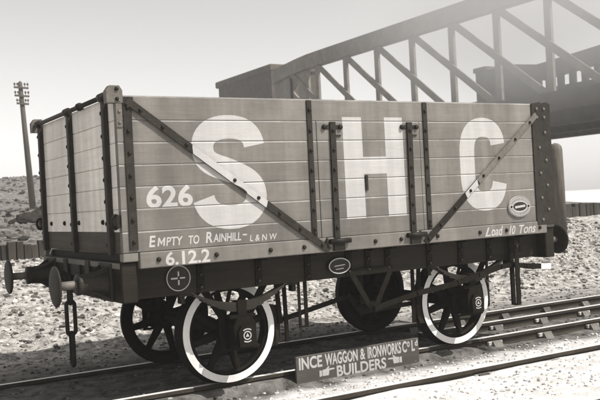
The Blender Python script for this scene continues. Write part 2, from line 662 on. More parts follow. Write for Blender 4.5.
# door backing (inner battens) carries the door's planks and irons
door = MB().box(DOOR0 + .10, DOOR0 + .22, YF + TH + .003, YF + TH + .045, 1.30, 2.34) \
    .box(DOOR1 - .22, DOOR1 - .10, YF + TH + .003, YF + TH + .045, 1.30, 2.34).build('side_door', 'frame_wood', wag)
for i in range(7):
    z1, z0 = ZS[i], ZS[i + 1]
    if i == 0:
        plank(-H + .004, H - .004, YF, YF + TH, z0, z1, wag)
    else:
        plank(-H + .004, DOOR0 - .005, YF, YF + TH, z0, z1, wag)
        plank(DOOR0 + .002, DOOR1 - .002, YF - .002, YF + TH - .002, z0, z1, door, 'plank')
        plank(DOOR1 + .005, H - .004, YF, YF + TH, z0, z1, wag)
    plank(-H + .004, H - .004, -YF - TH, -YF, z0, z1, wag)
    em = 'end_dark' if i == 6 else 'end_paint_lifted'
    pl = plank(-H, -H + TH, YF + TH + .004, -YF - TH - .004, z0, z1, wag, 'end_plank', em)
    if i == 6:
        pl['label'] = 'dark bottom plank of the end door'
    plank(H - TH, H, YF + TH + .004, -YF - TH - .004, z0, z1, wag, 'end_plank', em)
MB().box(-H + TH + .003, H - TH - .003, YF + TH + .002, -YF - TH - .002, 1.20, 1.262).build('floor', 'frame_wood', wag)
# curb rail below the planks
for s in (1, -1):
    c = MB().box(-2.346, 2.35, s * (YF - .012), s * (YF + .085), CURB0, 1.276, ch=.007).build('curb_rail', 'body_paint', wag)
    MB().box(-H, -2.350, s * (YF + .002), s * (YF + .085), 1.205, 1.276, ch=.006).build('curb_end', 'body_paint', wag)
    MB().box(2.354, H, s * (YF + .002), s * (YF + .085), 1.205, 1.276, ch=.006).build('curb_end', 'body_paint', wag)
    if s == 1:
        for x in (-2.185, -1.66, -1.13, -.78, .02, .33, .79, 1.36, 1.738, 2.235):
            put('bolt', BOLT, c, (x, YF - .012, 1.208), scale=(1.25, 1.25, 1.25))


def strap(x0, x1, z0, z1, y=None, th=.012, m='iron_brown', bolts=(), name='strap', wd=.056, rivet=False, parent=None, bx=0.0):
    y = YF if y is None else y
    s = MB()
    s.bar((x0, y - th / 2, z0), (x1, y - th / 2, z1), wd, th, up=(0, 1, 0))
    o = s.build(name, m, parent or wag)
    for t in bolts:
        put('rivet' if rivet else 'bolt', RIVET if rivet else BOLT, o, (x0 + (x1 - x0) * t + bx, y - th, z0 + (z1 - z0) * t))
    return o


mids = [(ZS[i] + ZS[i + 1]) / 2 for i in range(7)]


def tz(z0, z1):
    return [(z - z0) / (z1 - z0) for z in mids if z0 < z < z1]


# upright irons: corner, door posts, door hinges
strap(-2.388, -2.388, 1.30, 2.50, wd=.072, bolts=tz(1.30, 2.50), m='iron_brown')
strap(-.655, -.648, 1.285, 2.552, wd=.052, bolts=tz(1.285, 2.552) + [.03], name='door_post')
strap(.706, .712, 1.285, 2.552, wd=.052, bolts=tz(1.285, 2.552) + [.03], name='door_post')
for x in (-.415, .492):
    h = strap(x, x + .012, 1.235, 2.352, y=YF - .002, wd=.060, th=.020, bolts=tz(1.235, 2.352), name='hinge', parent=door)
    # hinge head with its two bolts and the catch below it
    b = MB().box(x - .095, x + .115, YF - .010, YF - .0025, 2.285, 2.325, ch=.004)
    b.box(x + .02, x + .10, YF - .014, YF - .0025, 2.215, 2.232)
    o = b.build('hinge_bracket', 'iron_brown', door)
    for dx in (-.080, .100):
        put('bolt', BOLT, o, (x + dx, YF - .010, 2.305), scale=(1.5, 1.3, 1.5))
    # knuckle at the bottom
    k = MB().cyl((x - .10, YF - .038, 1.240), (x + .13, YF - .038, 1.240), .024, n=12)
    k.box(x - .05, x + .07, YF - .034, YF - .013, 1.150, 1.262)
    o = k.build('hinge_knuckle', 'iron_black', door)
# door catch on the middle of the door, a pin on each post
MB().box(-.055, -.030, YF - .016, YF - .003, 1.70, 1.845).build('door_catch', 'iron_brown', door)
for x in (-.50, .60):
    MB().box(x - .055, x + .055, YF - .028, YF - .013, 1.222, 1.252).cyl((x - .03, YF - .02, 1.19), (x - .03, YF - .02, 1.275), .011, n=8) \
        .build('door_pin', 'iron_black', wag)

# diagonal irons
DL0, DL1 = Vector((-2.395, 0, 2.520)), Vector((-.515, 0, 1.160))
DR0, DR1 = Vector((2.262, 0, 2.440)), Vector((.625, 0, 1.155))
dth = .013
strap(DL0.x, DL1.x, DL0.z, DL1.z, y=YF - .0125, wd=.062, th=dth, m='iron_brown', bolts=[.06, .16, .27, .50, .62, .73, .84, .96], name='diagonal_strap')
MB().prism([(DL0.x - .03, DL0.z + .03), (DL0.x + .06, DL0.z + .03), (DL0.x + .06, DL0.z - .08), (DL0.x - .03, DL0.z - .08)], 'y', YF, YF - .0122).build('strap_foot', 'iron_brown', wag)
cut = .545                                    # upper half in the body colour, the lower half blackened
mid_ = DR0.lerp(DR1, cut)
strap(DR0.x, mid_.x, DR0.z, mid_.z, y=YF - .0125, wd=.062, th=dth, m='iron_grey', bolts=[.12, .38, .66, .92], name='diagonal_strap')
strap(mid_.x, DR1.x, mid_.z, DR1.z, y=YF - .0125, wd=.062, th=dth, m='iron_black', bolts=[.16, .45, .72, .94], name='diagonal_strap')

# corner plates
cpR = MB().box(2.203, H + .004, YF - .014, YF - .002, 1.232, 2.566, ch=.003).build('corner_plate', 'iron_brown', wag)
for i, z in enumerate([2.505, 2.412, 2.245, 2.08, 1.94, 1.80, 1.665, 1.53, 1.40, 1.29]):
    xsr = (2.275, 2.385) if i < 2 else ((2.385,) if i % 2 == 0 else (2.290,))
    for x in xsr:
        put('rivet', RIVET, cpR, (x, YF - .014, z), scale=(1.35, 1.4, 1.35))
MB().box(H + .003, H + .015, YF - .002, YF + .20, 1.232, 2.566).build('corner_plate', 'iron_brown', wag)
cpL = MB().box(-H - .002, -2.430, YF - .010, YF - .001, 2.30, 2.555, ch=.003).build('corner_plate', 'iron_grey', wag)
for z in (2.34, 2.43, 2.52):
    put('rivet', RIVET, cpL, (-2.456, YF - .010, z))
for s in (1, -1):                              # top caps that carry the end-door bar
    cap = MB().prism([(-H - .075, 2.50), (-H - .075, 2.60), (-H - .045, 2.640), (-H + .035, 2.640), (-H + .06, 2.60), (-H + .06, 2.50)], 'y', s * (YF - .014), s * (YF + .062)).build('bar_bracket', 'iron_grey', wag)
    if s == 1:
        for x, z in ((-H + .012, 2.613), (-H + .012, 2.53)):
            put('bolt', BOLT, cap, (x, YF - .014, z))
# end door: bar, three straps with bolts, pins
for e in (-1, 1):
    bar = MB().cyl((e * (H + .038), -1.19, 2.572), (e * (H + .038), 1.19, 2.572), .021, n=12).build('end_door_bar', 'iron_brown', wag)
    MB().lathe((e * (H + .038), -.43, 2.572), (e * (H + .038), -.37, 2.572), [(0, .022), (.01, .036), (.05, .036), (.06, .022)], 12).build('collar', 'iron_black', bar)
    for y in (-1.035, .0, 1.06):
        s = MB()
        s.box(e * H, e * (H + .045), y - .034, y + .034, 1.262, 2.54, ch=.006)
        s.cyl((e * (H + .038), y - .05, 2.572), (e * (H + .038), y + .05, 2.572), .036, n=12)
        o = s.build('end_strap', 'iron_brown', wag)
        if e == -1:
            for z in mids:
                put('bolt', BOLT, o, (-H - .025, y + .034, z - .02), (0, 0, math.pi), scale=(1.5, 2.2, 1.5))
    if e == -1:
        for y in (.86, .38, -.10, -.80):
            put('bolt', BOLT, wag, (-H, y, 1.535), (0, 0, -math.pi / 2), scale=(1.3, 1.3, 1.3))
# pins on the end door corners
for y in (-1.19, 1.22):
    m = MB()
    m.tube([(-H - .03 + .035 * math.cos(a), y, 1.535 + .055 * math.sin(a)) for a in np.linspace(0, 6.28, 14)[:-1]], .013, 6, closed=True)
    m.box(-H - .035, -H, y - .05, y + .05, 1.49, 1.585)
    m.build('door_pin', 'iron_black', wag)


# ---- lettering, painted plank by plank
def stroke(pts, wd):
    """ribbon (x, z) of even width along a path: list of quads"""
    P = [Vector((a, b)) for a, b in pts]
    Lf, Rt = [], []
    for i, c in enumerate(P):
        d = (P[min(i + 1, len(P) - 1)] - P[max(i - 1, 0)]).normalized()
        n = Vector((-d.y, d.x))
        Lf.append(c + n * wd[i] / 2 if isinstance(wd, list) else c + n * wd / 2)
        Rt.append(c - n * wd[i] / 2 if isinstance(wd, list) else c - n * wd / 2)
    return [(Lf[i], Rt[i], Rt[i + 1], Lf[i + 1]) for i in range(len(P) - 1)]


def bez(cs, n=12):
    out = []
    for k, (a, b, c, d) in enumerate(cs):
        a, b, c, d = map(Vector, (a, b, c, d))
        for i in range(0 if k == 0 else 1, n + 1):
            t = i / n
            out.append(tuple(a * (1 - t) ** 3 + b * 3 * t * (1 - t) ** 2 + c * 3 * t * t * (1 - t) + d * t ** 3))
    return out


def flat_mesh(polys, planes, y):
    """2-D polygons (x, z) at depth y, cut by half planes (point, inward normal)"""
    b = bmesh.new()
    for q in polys:
        try:
            b.faces.new([b.verts.new((v[0], y, v[1])) for v in q])
        except ValueError:
            pass
    bmesh.ops.remove_doubles(b, verts=b.verts, dist=1e-5)
    for (px, pz), (nx_, nz_) in planes:
        bmesh.ops.bisect_plane(b, geom=b.verts[:] + b.edges[:] + b.faces[:], plane_co=(px, y, pz), plane_no=(nx_, 0, nz_), clear_inner=True)
    return b


def painted(polys, name, label, rows=range(7), curb=False):
    m = MB()
    for i in rows:
        zt = ZS[i] - GAP / 2
        z1, z0 = zt - CZ, ZS[i + 1] + .0048
        for (xa, xb, yy) in ((-H, DOOR0 - .007, YF - .0009), (DOOR0 + .004, DOOR1 - .004, YF - .0029), (DOOR1 + .007, 2.2, YF - .0009)):
            if i == 0:
                if xa > -2:
                    continue
                xb = 2.2
            lim = [((xa, 0), (1, 0)), ((xb, 0), (-1, 0))]
            m.bm(flat_mesh(polys, [((0, z0), (0, 1)), ((0, z1), (0, -1))] + lim, yy))
            e_ = flat_mesh(polys, [((0, z1), (0, 1)), ((0, zt - .001), (0, -1))] + lim, yy)   # paint over the weather edge
            for v in e_.verts:
                v.co.y += (v.co.z - z1) * CD / CZ
            m.bm(e_)
    if curb:
        m.bm(flat_mesh(polys, [((0, CURB0 + .007), (0, 1)), ((0, 1.268), (0, -1))], YF - .0129))
    o = m.build(name, 'letter_white', wag)
    o['label'] = label
    return o


def on_strap(polys, a, b, name):
    d = Vector((b.x - a.x, b.z - a.z)).normalized()
    n = Vector((-d.y, d.x))
    c = Vector((a.x, a.z))
    hw_ = .0305
    m = MB()
    m.bm(flat_mesh(polys, [(tuple(c + n * hw_), tuple(-n)), (tuple(c - n * hw_), tuple(n))], YF - .0125 - dth - .0009))
    return m.build(name, 'letter_white', wag)


S_path = bez([((-1.235, 2.135), (-1.25, 2.27), (-1.36, 2.305), (-1.475, 2.305)),
              ((-1.475, 2.305), (-1.63, 2.305), (-1.735, 2.24), (-1.735, 2.12)),
              ((-1.735, 2.12), (-1.735, 1.955), (-1.58, 1.955), (-1.47, 1.905)),
              ((-1.47, 1.905), (-1.33, 1.845), (-1.235, 1.80), (-1.235, 1.68)),
              ((-1.235, 1.68), (-1.235, 1.55), (-1.35, 1.49), (-1.475, 1.49)),
              ((-1.475, 1.49), (-1.62, 1.49), (-1.715, 1.54), (-1.745, 1.665))])
S_poly = stroke([(x, 1.905 + (z - 1.905) * .965 + .016) for x, z in S_path], .205)
C_path = bez([((1.685, 2.125), (1.675, 2.25), (1.60, 2.305), (1.475, 2.305)),
              ((1.475, 2.305), (1.32, 2.305), (1.25, 2.20), (1.25, 2.04)),
              ((1.25, 2.04), (1.25, 1.98), (1.25, 1.86), (1.25, 1.80)),
              ((1.25, 1.80), (1.25, 1.63), (1.32, 1.53), (1.475, 1.53)),
              ((1.475, 1.53), (1.60, 1.53), (1.67, 1.59), (1.69, 1.72))])
C_poly = stroke(C_path, .20)
hx = [-.285, -.065, .205, .425]
H_poly = [[(hx[0], 1.437), (hx[1], 1.437), (hx[1], 2.40), (hx[0], 2.40)],
          [(hx[2], 1.437), (hx[3], 1.437), (hx[3], 2.40), (hx[2], 2.40)],
          [(hx[1], 1.855), (hx[2], 1.855), (hx[2], 2.02), (hx[1], 2.02)]]
painted(S_poly, 'painted_letter', 'big white letter S')
painted(H_poly, 'painted_letter', 'big white letter H')
painted(C_poly, 'painted_letter', 'big white letter C')
on_strap(S_poly, DL0, DL1, 'painted_letter')
on_strap(C_poly, DR0, DR1, 'painted_letter')


def text_polys(body, x, z, h, wfac=1.0, bold=0.0, shear=0.0, align='LEFT', spacing=1.0, width=None, rise=0.0):
    cu = bpy.data.curves.new('t', 'FONT')
    cu.body = body
    cu.offset = bold
    cu.shear = shear
    cu.space_character = spacing
    cu.resolution_u = 4
    o = bpy.data.objects.new('t', cu)
    col.objects.link(o)
    bpy.context.view_layer.update()
    me = bpy.data.meshes.new_from_object(o.evaluated_get(bpy.context.evaluated_depsgraph_get()))
    xsv = [v.co.x for v in me.vertices]
    x0, x1 = min(xsv), max(xsv)
    cap = .70                                   # cap height of the built-in face
    sz = h / cap
    sx = (width / (x1 - x0)) if width else sz * wfac
    off = {'LEFT': x0, 'CENTER': (x0 + x1) / 2}[align]
    out = [[(x + (me.vertices[i].co.x - off) * sx, z + me.vertices[i].co.y * sz + rise * (me.vertices[i].co.x - off) * sx) for i in p.vertices] for p in me.polygons]
    bpy.data.objects.remove(o)
    bpy.data.curves.remove(cu)
    bpy.data.meshes.remove(me)
    return out


painted(text_polys('626', -2.262, 1.642, .168, bold=.028, width=.415), 'painted_number', 'white wagon number 626', rows=[4])
IT = dict(shear=.15)


def letter_m(x, z, h, w_, t=.014):
    xc, d = x + w_ / 2, .026
    qs = [[(x, 0), (x + t, 0), (x + t, h), (x, h)], [(x + w_ - t, 0), (x + w_, 0), (x + w_, h), (x + w_ - t, h)],
          [(x + t, h - d), (xc, h * .12), (xc, h * .12 + d), (x + t, h)], [(xc, h * .12), (x + w_ - t, h - d), (x + w_ - t, h), (xc, h * .12 + d)]]
    return [[(a + .15 * b_, z + b_) for a, b_ in q] for q in qs]


for ps, lb in ((text_polys('E', -2.258, 1.316, .090, bold=.022, width=.060, **IT) + letter_m(-2.186, 1.316, .070, .064) + text_polys('PTY', -2.108, 1.316, .070, bold=.02, width=.152, **IT), 'white lettering EMPTY'),
               (text_polys('TO', -1.905, 1.316, .070, bold=.02, width=.098, **IT), 'white lettering TO'),
               (text_polys('R', -1.748, 1.316, .090, bold=.022, width=.064, **IT) + text_polys('AINHILL', -1.678, 1.316, .070, bold=.02, width=.268, **IT), 'white lettering RAINHILL'),
               ([[(-1.392, 1.355), (-1.352, 1.355), (-1.352, 1.368), (-1.392, 1.368)]], 'white dash'),
               (text_polys('L & N W', -1.325, 1.300, .055, bold=.015, width=.275, **IT), 'small white lettering L & N W')):
    painted(ps, 'painted_text', lb, rows=[6])
painted(text_polys('6.12.2', -2.125, 1.156, .106, bold=.026, width=.405), 'painted_text', 'white tare weight 6.12.2', rows=[], curb=True)
for ps, lb in ((text_polys('L', 1.430, 1.162, .090, bold=.02, shear=.35, width=.085) + text_polys('oad', 1.520, 1.162, .098, bold=.018, shear=.35, width=.170), 'white italic lettering Load'),
               (text_polys('10', 1.775, 1.162, .088, bold=.02, shear=.35, width=.095), 'white italic figure 10'),
               (text_polys('T', 1.925, 1.162, .090, bold=.02, shear=.35, width=.080) + text_polys('ons', 1.990, 1.162, .098, bold=.018, shear=.35, width=.185), 'white italic lettering Tons')):
    painted(ps, 'painted_text', lb, rows=[], curb=True)


# ---- plates
def oval(cx, cz, a, b, n=32):
    return [(cx + a * math.cos(t), cz + b * math.sin(t)) for t in [2 * math.pi * k / n for k in range(n)]]


def ringp(cx, cz, a0, b0, a1, b1, n=32, t0=0, t1=2 * math.pi):
    out = []
    for k in range(n):
        s, e = t0 + (t1 - t0) * k / n, t0 + (t1 - t0) * (k + 1) / n
        out.append([(cx + a0 * math.cos(s), cz + b0 * math.sin(s)), (cx + a1 * math.cos(s), cz + b1 * math.sin(s)),
                    (cx + a1 * math.cos(e), cz + b1 * math.sin(e)), (cx + a0 * math.cos(e), cz + b0 * math.sin(e))])
    return out


def flat(polys, y, m, name, parent):
    return MB().bm(flat_mesh(polys, [], y)).build(name, m, parent)


px, pz = 1.945, 1.452
pl = MB().prism(oval(px, pz, .162, .112), 'y', YF - .002, YF - .022).build('maker_plate', 'letter_white', wag)
pl['label'] = 'oval cast maker\'s plate, white border round a dark centre'
flat(ringp(px, pz, .150, .101, .157, .107), YF - .0235, 'iron_grey', 'rim_line', pl)
flat(oval_ := [oval(px, pz, .100, .048)], YF - .0235, 'iron_brown', 'plate_centre', pl)
flat([[(px - .075, pz - .020), (px + .075, pz - .008), (px + .075, pz + .016), (px - .075, pz + .004)]], YF - .025, 'letter_white', 'plate_band', pl)
for arc in (np.linspace(.35, 2.79, 15), np.linspace(3.5, 5.92, 15)):
    tick = []
    for t in arc:
        tick += ringp(px, pz, .112, .064, .142, .092, 1, t - .045, t + .035)
    flat(tick, YF - .0235, 'iron_grey', 'plate_ornament', pl)
for x in (px - .125, px + .125):
    put('rivet', BOLT, pl, (x, YF - .022, pz), scale=(.8, .6, .8))

# ---- underframe
SY = 1.10                                      # outer face of the solebars
for s in (1, -1):
    sb = MB().box(-2.356, 2.356, -s * SY, -s * (SY - .13), .880, 1.195, ch=.008).build('solebar', 'frame_wood', wag)
    if s == 1:
        # iron knees bolted down the face of the solebar
        for x in (-1.75, -1.18, -.66, -.20, .03, .27, .80, 1.22, 1.62, 2.05):
            k = MB().box(x - .032, x + .032, -SY - .016, -SY - .001, .885, 1.142).box(x - .032, x + .032, -SY - .13, -SY - .001, 1.118, 1.140).build('side_knee', 'under_black', wag)
            for z in (.93, 1.04):
                put('bolt', BOLT, k, (x, -SY - .016, z), scale=(1.1, 1.1, 1.1))
for e in (-1, 1):
    hs = MB().box(e * 2.360, e * (H + .012), -1.225, 1.225, .868, 1.200, ch=.010).build('headstock', 'frame_wood', wag)
    MB().box(e * (H + .013), e * (H + .020), -1.20, 1.20, 1.150, 1.196).build('headstock_strip', 'iron_grey', hs)
    for y in (-.36, .34):
        MB().box(e * (H + .0125), e * (H + .035), y - .06, y + .06, 1.02, 1.195, ch=.005).build('headstock_washer', 'iron_brown', hs)
# plates on the solebar
rx, rz = -1.955, 1.025
rp = MB().prism(oval(rx, rz, .118, .118), 'y', -SY - .001, -SY - .012).build('register_plate', 'iron_brown', wag)
flat(ringp(rx, rz, .103, .103, .110, .110), -SY - .0135, 'letter_white', 'plate_ring', rp)
flat([[(rx - .070, rz - .007), (rx - .008, rz - .007), (rx - .008, rz + .007), (rx - .070, rz + .007)]], -SY - .0135, 'letter_white', 'plate_ornament', rp)
tick2 = [[(rx + .012, rz - .006), (rx + .060, rz - .006), (rx + .060, rz + .006), (rx + .012, rz + .006)],
         [(rx - .007, rz - .058), (rx + .007, rz - .058), (rx + .007, rz - .016), (rx - .007, rz - .016)],
         [(rx - .007, rz + .016), (rx + .007, rz + .016), (rx + .007, rz + .058), (rx - .007, rz + .058)]]
for q in tick2:
    flat([q], -SY - .0135, 'letter_white', 'plate_ornament', rp)
ox, oz = -.315, .995
op = MB().prism(oval(ox, oz, .128, .080), 'y', -SY - .018, -SY - .030).build('builder_plate', 'iron_brown', wag)
flat(ringp(ox, oz, .112, .066, .123, .075), -SY - .0315, 'letter_white', 'plate_ring', op)
flat([[(ox - .06, oz - .005), (ox + .06, oz + .003), (ox + .06, oz + .012), (ox - .06, oz + .004)]], -SY - .0315, 'letter_white', 'plate_ornament', op)
flat([[(ox - .045, oz - .035), (ox + .045, oz - .03), (ox + .045, oz - .022), (ox - .045, oz - .027)]], -SY - .0315, 'letter_white', 'plate_ornament', op)

# buffers
for e in (-1, 1):
    for y in (-.865, .865):
        X = e * (H + .012)
        m = MB()
        m.box(X, X + e * .025, y - .155, y + .155, .872, 1.190, ch=.006)
        m.lathe((X + e * .02, y, 1.03), (X + e * 1.0, y, 1.03), [(0, .135), (.02, .118), (.07, .098), (.20, .084), (.225, .090), (.245, .090), (.25, .05)], 24)
        for a in (45, 135, 225, 315):
            ca, sa = math.cos(R(a)), math.sin(R(a))
            p0 = Vector((X + e * .022, y, 1.03))
            rad = Vector((0, ca, sa))
            n_ = Vector((0, -sa, ca)) * .012
            tri = [p0 + rad * .06, p0 + rad * .195, p0 + Vector((e * .05, 0, 0)) + rad * .16, p0 + Vector((e * .11, 0, 0)) + rad * .11, p0 + Vector((e * .19, 0, 0)) + rad * .08]
            m.add([t - n_ for t in tri] + [t + n_ for t in tri], [(0, 1, 2, 3, 4), (9, 8, 7, 6, 5)] + [(i, i + 5, (i + 1) % 5 + 5, (i + 1) % 5) for i in range(5)])
        bf = m.build('buffer', 'iron_brown', wag)
        MB().cyl((X + e * .24, y, 1.03), (X + e * .425, y, 1.03), .036, n=16).build('buffer_rod', 'iron_grey', bf)
        MB().lathe((X + e * .415, y, 1.03), (X + e * 1, y, 1.03), [(0, .04), (.012, .13), (.018, .168), (.030, .170), (.040, .150), (.047, .09), (.050, .02)], 32).build('buffer_head', 'iron_brown', bf)
        for dy in (-.125, .125):
            for dz in (-.125, .125):
                put('bolt', BOLT, bf, (X + e * .025, y + dy, 1.03 + dz), (0, 0, e * math.pi / 2))

# drawgear and coupling
for e in (-1, 1):
    X = e * (H + .012)
    m = MB()
    m.box(X, X + e * .022, -.13, .13, .93, 1.15, ch=.006)
    hookpts = [(0, 1.035), (.07, 1.035), (.115, 1.035), (.155, 1.02), (.17, .985), (.15, .945)]
    m.tube([(X + e * t, 0, z) for t, z in [(0, 1.035), (.06, 1.037), (.10, 1.05), (.145, 1.09), (.17, 1.085), (.178, 1.06)]], .022, 10)
    m.tube([(X + e * t, 0, z) for t, z in [(.06, 1.03), (.085, 1.0), (.12, .995), (.16, 1.02), (.178, 1.06)]], .022, 10)
    hk = m.build('draw_hook', 'iron_black', wag)

    def oval_link(cx, ztop, length, wdt, r, plane):
        pts = []
        for k in range(24):
            a = 2 * math.pi * k / 24
            u = (wdt / 2 - r) * math.cos(a)
            v = (length / 2 - wdt / 2) * (1 if math.sin(a) > 0 else -1) + (wdt / 2 - r) * math.sin(a)
            c = Vector((cx, 0, ztop - length / 2 + v))
            pts.append(c + (Vector((0, u, 0)) if plane == 'y' else Vector((u, 0, 0))))
        return MB().tube(pts, r, 8, closed=True).build('coupling_link', 'iron_black', hk)
    cx = X + e * .085
    oval_link(cx, 1.083, .31, .115, .019, 'x' if 0 else 'y')
    oval_link(cx, .832, .345, .115, .019, 'x')
    oval_link(cx, .542, .345, .115, .019, 'y')

# wheels
AX, WR, WY = 1.362, .470, .836
SPRK = []


def wheel(x, s):
    """s = -1 near side; face at y = s*WY"""
    def P(t):
        return (x, s * (WY - t), WR)
    m = MB()
    A, B = P(0), P(1)
    # tyre: tread, flange on the inner side
    prof = [(.0, WR - .068), (.0, WR - .004), (.006, WR), (.095, WR - .001), (.104, WR + .012), (.112, WR + .026), (.127, WR + .026), (.133, WR + .012), (.133, WR - .068)]
    m.lathe(A, B, prof, 64, closed=True)
    m.m[0:64] = [1] * 64
    for i in range(64):
        m.smooth[i] = False
    hub = MB().lathe(P(-.02), P(1), [(0, .055), (.004, .075), (.03, .10), (.12, .12), (.17, .12), (.19, .08)], 32)
    hub.lathe(P(.014), P(1), [(0, WR - .0695), (.10, WR - .0695), (.10, WR - .100), (0, WR - .100)], 48, closed=True)
    w_ = hub.build('wheel', 'under_black', wag)
    m.build('tyre', ['under_black', 'tyre_white' if s < 0 else 'under_black'], w_)
    for k in range(8):
        a = 2 * math.pi * (k + .3) / 8
        d = Vector((math.cos(a), 0, math.sin(a)))
        t = Vector((-math.sin(a), 0, math.cos(a)))
        c0, c1 = Vector(P(.075)) + d * .10, Vector(P(.060)) + d * (WR - .095)
        n_ = Vector((0, 1, 0))
        vs = []
        for c, wd, th in ((c0, .050, .040), (c1, .034, .024)):
            for q in range(8):
                b = 2 * math.pi * q / 8
                vs.append(c + t * math.cos(b) * wd + n_ * math.sin(b) * th)
        fs = [(q, (q + 1) % 8, (q + 1) % 8 + 8, q + 8) for q in range(8)]
        MB().add(vs, fs, smooth=True).build('spoke', 'under_black', w_)
    if x > 0 and s > 0:
        MB().lathe(P(.05), P(1), [(0, .09), (0, WR - .09), (.012, WR - .09), (.012, .09)], 48, closed=True).build('wheel_disc', 'under_black', w_)
    return w_


for x in (-AX, AX):
    for s in (-1, 1):
        wheel(x, s)
    MB().cyl((x, -1.0, WR), (x, 1.0, WR), .062, n=20).build('axle', 'under_black', wag)

# axleguards, axle boxes, springs
for x in (-AX, AX):
    for s in (-1, 1):
        yi = s * .965
        g = MB()
        for q in (-1, 1):
            g.prism([(x + q * .115, .34), (x + q * .165, .34), (x + q * .17, .62), (x + q * .34, .885), (x + q * .265, .885), (x + q * .115, .66)][::1], 'y', yi, yi + s * .016)
        g.prism([(x - .02, .885), (x - .055, .885), (x - .12, .68), (x - .10, .64)], 'y', yi, yi + s * .0155)
        g.prism([(x + .02, .885), (x + .055, .885), (x + .12, .68), (x + .10, .64)], 'y', yi, yi + s * .0155)
        g.box(x - .165, x + .165, yi, yi + s * .015, .315, .339)
        g.build('axleguard', 'under_black', wag)
        ab = MB()
        y0, y1 = s * .90, s * 1.15
        ab.prism([(x - .105, .375), (x - .085, .345), (x + .085, .345), (x + .105, .375), (x + .11, .56), (x + .075, .625), (x - .075, .625), (x - .11, .56)], 'y', y0, y1)
        ab.prism([(x - .075, .37), (x + .075, .37), (x + .085, .50), (x + .05, .56), (x - .05, .56), (x - .085, .50)], 'y', y1, y1 + s * .035)
        ab.box(x - .125, x + .125, s * 1.02, s * 1.12, .622, .650)
        bx_ = ab.build('axle_box', 'under_black', wag)
        if s < 0:
            yy = y1 - .0365
            flat(ringp(x, .470, .030, .030, .040, .040, 20) + ringp(x, .470, .055, .052, .066, .062, 10, R(50), R(130)) + ringp(x, .470, .055, .052, .066, .062, 10, R(235), R(305))
                 + [[(x - .018, .458), (x + .018, .458), (x, .492)]], yy, 'letter_white', 'cast_mark', bx_)
        # laminated spring
        sp = MB()
        for k in range(6):
            hl = .525 - .075 * k
            pts = []
            for t in np.linspace(-1, 1, 15):
                dx = hl * t
                zc = .690 + .0135 * (5 - k) + .165 * (dx / .525) ** 2 - .012
                pts.append((dx, zc))
            for i in range(14):
                (a, za), (b, zb) = pts[i], pts[i + 1]
                sp.add([(x + a, s * 1.022, za), (x + b, s * 1.022, zb), (x + b, s * 1.098, zb), (x + a, s * 1.098, za),
                        (x + a, s * 1.022, za + .012), (x + b, s * 1.022, zb + .012), (x + b, s * 1.098, zb + .012), (x + a, s * 1.098, za + .012)],
                       [(0, 1, 2, 3), (7, 6, 5, 4), (0, 4, 5, 1), (2, 6, 7, 3), (1, 5, 6, 2), (0, 3, 7, 4)])
        spo = sp.build('leaf_spring', 'iron_brown' if s < 0 else 'under_black', wag)
        MB().box(x - .045, x + .045, s * 1.008, s * 1.112, .645, .772).build('spring_buckle', 'under_black', spo)
        for q in (-1, 1):
            MB().box(x + q * .53 - .06, x + q * .53 + .06, s * 1.015, s * 1.095, .862, .884).box(x + q * .555 - .02, x + q * .555 + .02, s * 1.02, s * 1.09, .80, .866).build('spring_shoe', 'under_black', wag)

# brake gear on the near side
BX, BZ = .06, .565
m = MB()
for q in (-1, 1):
    m.bar((BX + q * .02, -1.115, BZ - .02), (BX + q * .23, -1.115, .90), .055, .014, up=(0, 1, 0))
m.box(BX - .26, BX + .26, -1.124, -1.108, .888, .95)
m.cyl((BX, -1.13, BZ), (BX, -1.10, BZ), .055, n=16)
m.build('brake_hanger', 'under_black', wag)
MB().bar((BX, -.93, BZ - .03), (BX + .0, -.93, .88), .05, .014, up=(0, 1, 0)).cyl((BX, -1.16, BZ), (BX, -.85, BZ), .028, n=12) \
    .bar((BX - .09, -.80, BZ + .11), (BX + .09, -.80, BZ - .11), .055, .03, up=(0, 1, 0)).build('brake_shaft', 'under_black', wag)
for q, dz in ((-1, .09), (1, -.09)):
    xe = q * (AX - WR - .055)
    MB().bar((BX + q * .075, -.80, BZ + dz), (xe, -.80, .50), .045, .02, up=(0, 1, 0)).build('push_rod', 'under_black', wag)
    arc = [(q * AX - q * (WR + .008) * math.cos(a), WR + (WR + .008) * math.sin(a)) for a in np.linspace(-.42, .42, 9)]
    arc2 = [(q * AX - q * (WR + .065) * math.cos(a), WR + (WR + .065) * math.sin(a)) for a in np.linspace(.36, -.36, 9)]
    MB().prism(arc + arc2, 'y', -.825, -.735).build('brake_block', 'rust_dark', wag)
    xh = q * (AX - WR - .06)
    MB().bar((xh, -.845, .48), (xh + q * .03, -.845, .90), .045, .016, up=(0, 1, 0)).bar((xh - q * .065, -.845, .30), (xh - q * .055, -.845, .90), .040, .014, up=(0, 1, 0)).build('block_hanger', 'under_black', wag)
# safety loops hanging below the solebar
MB().bar((-.665, -1.05, .46), (-.665, -1.05, .885), .036, .012, up=(0, 1, 0)).bar((-.735, -1.05, .46), (-.735, -1.05, .885), .026, .012, up=(0, 1, 0)) \
    .box(-.75, -.645, -1.056, -1.044, .448, .462).build('safety_loop', 'under_black', wag)
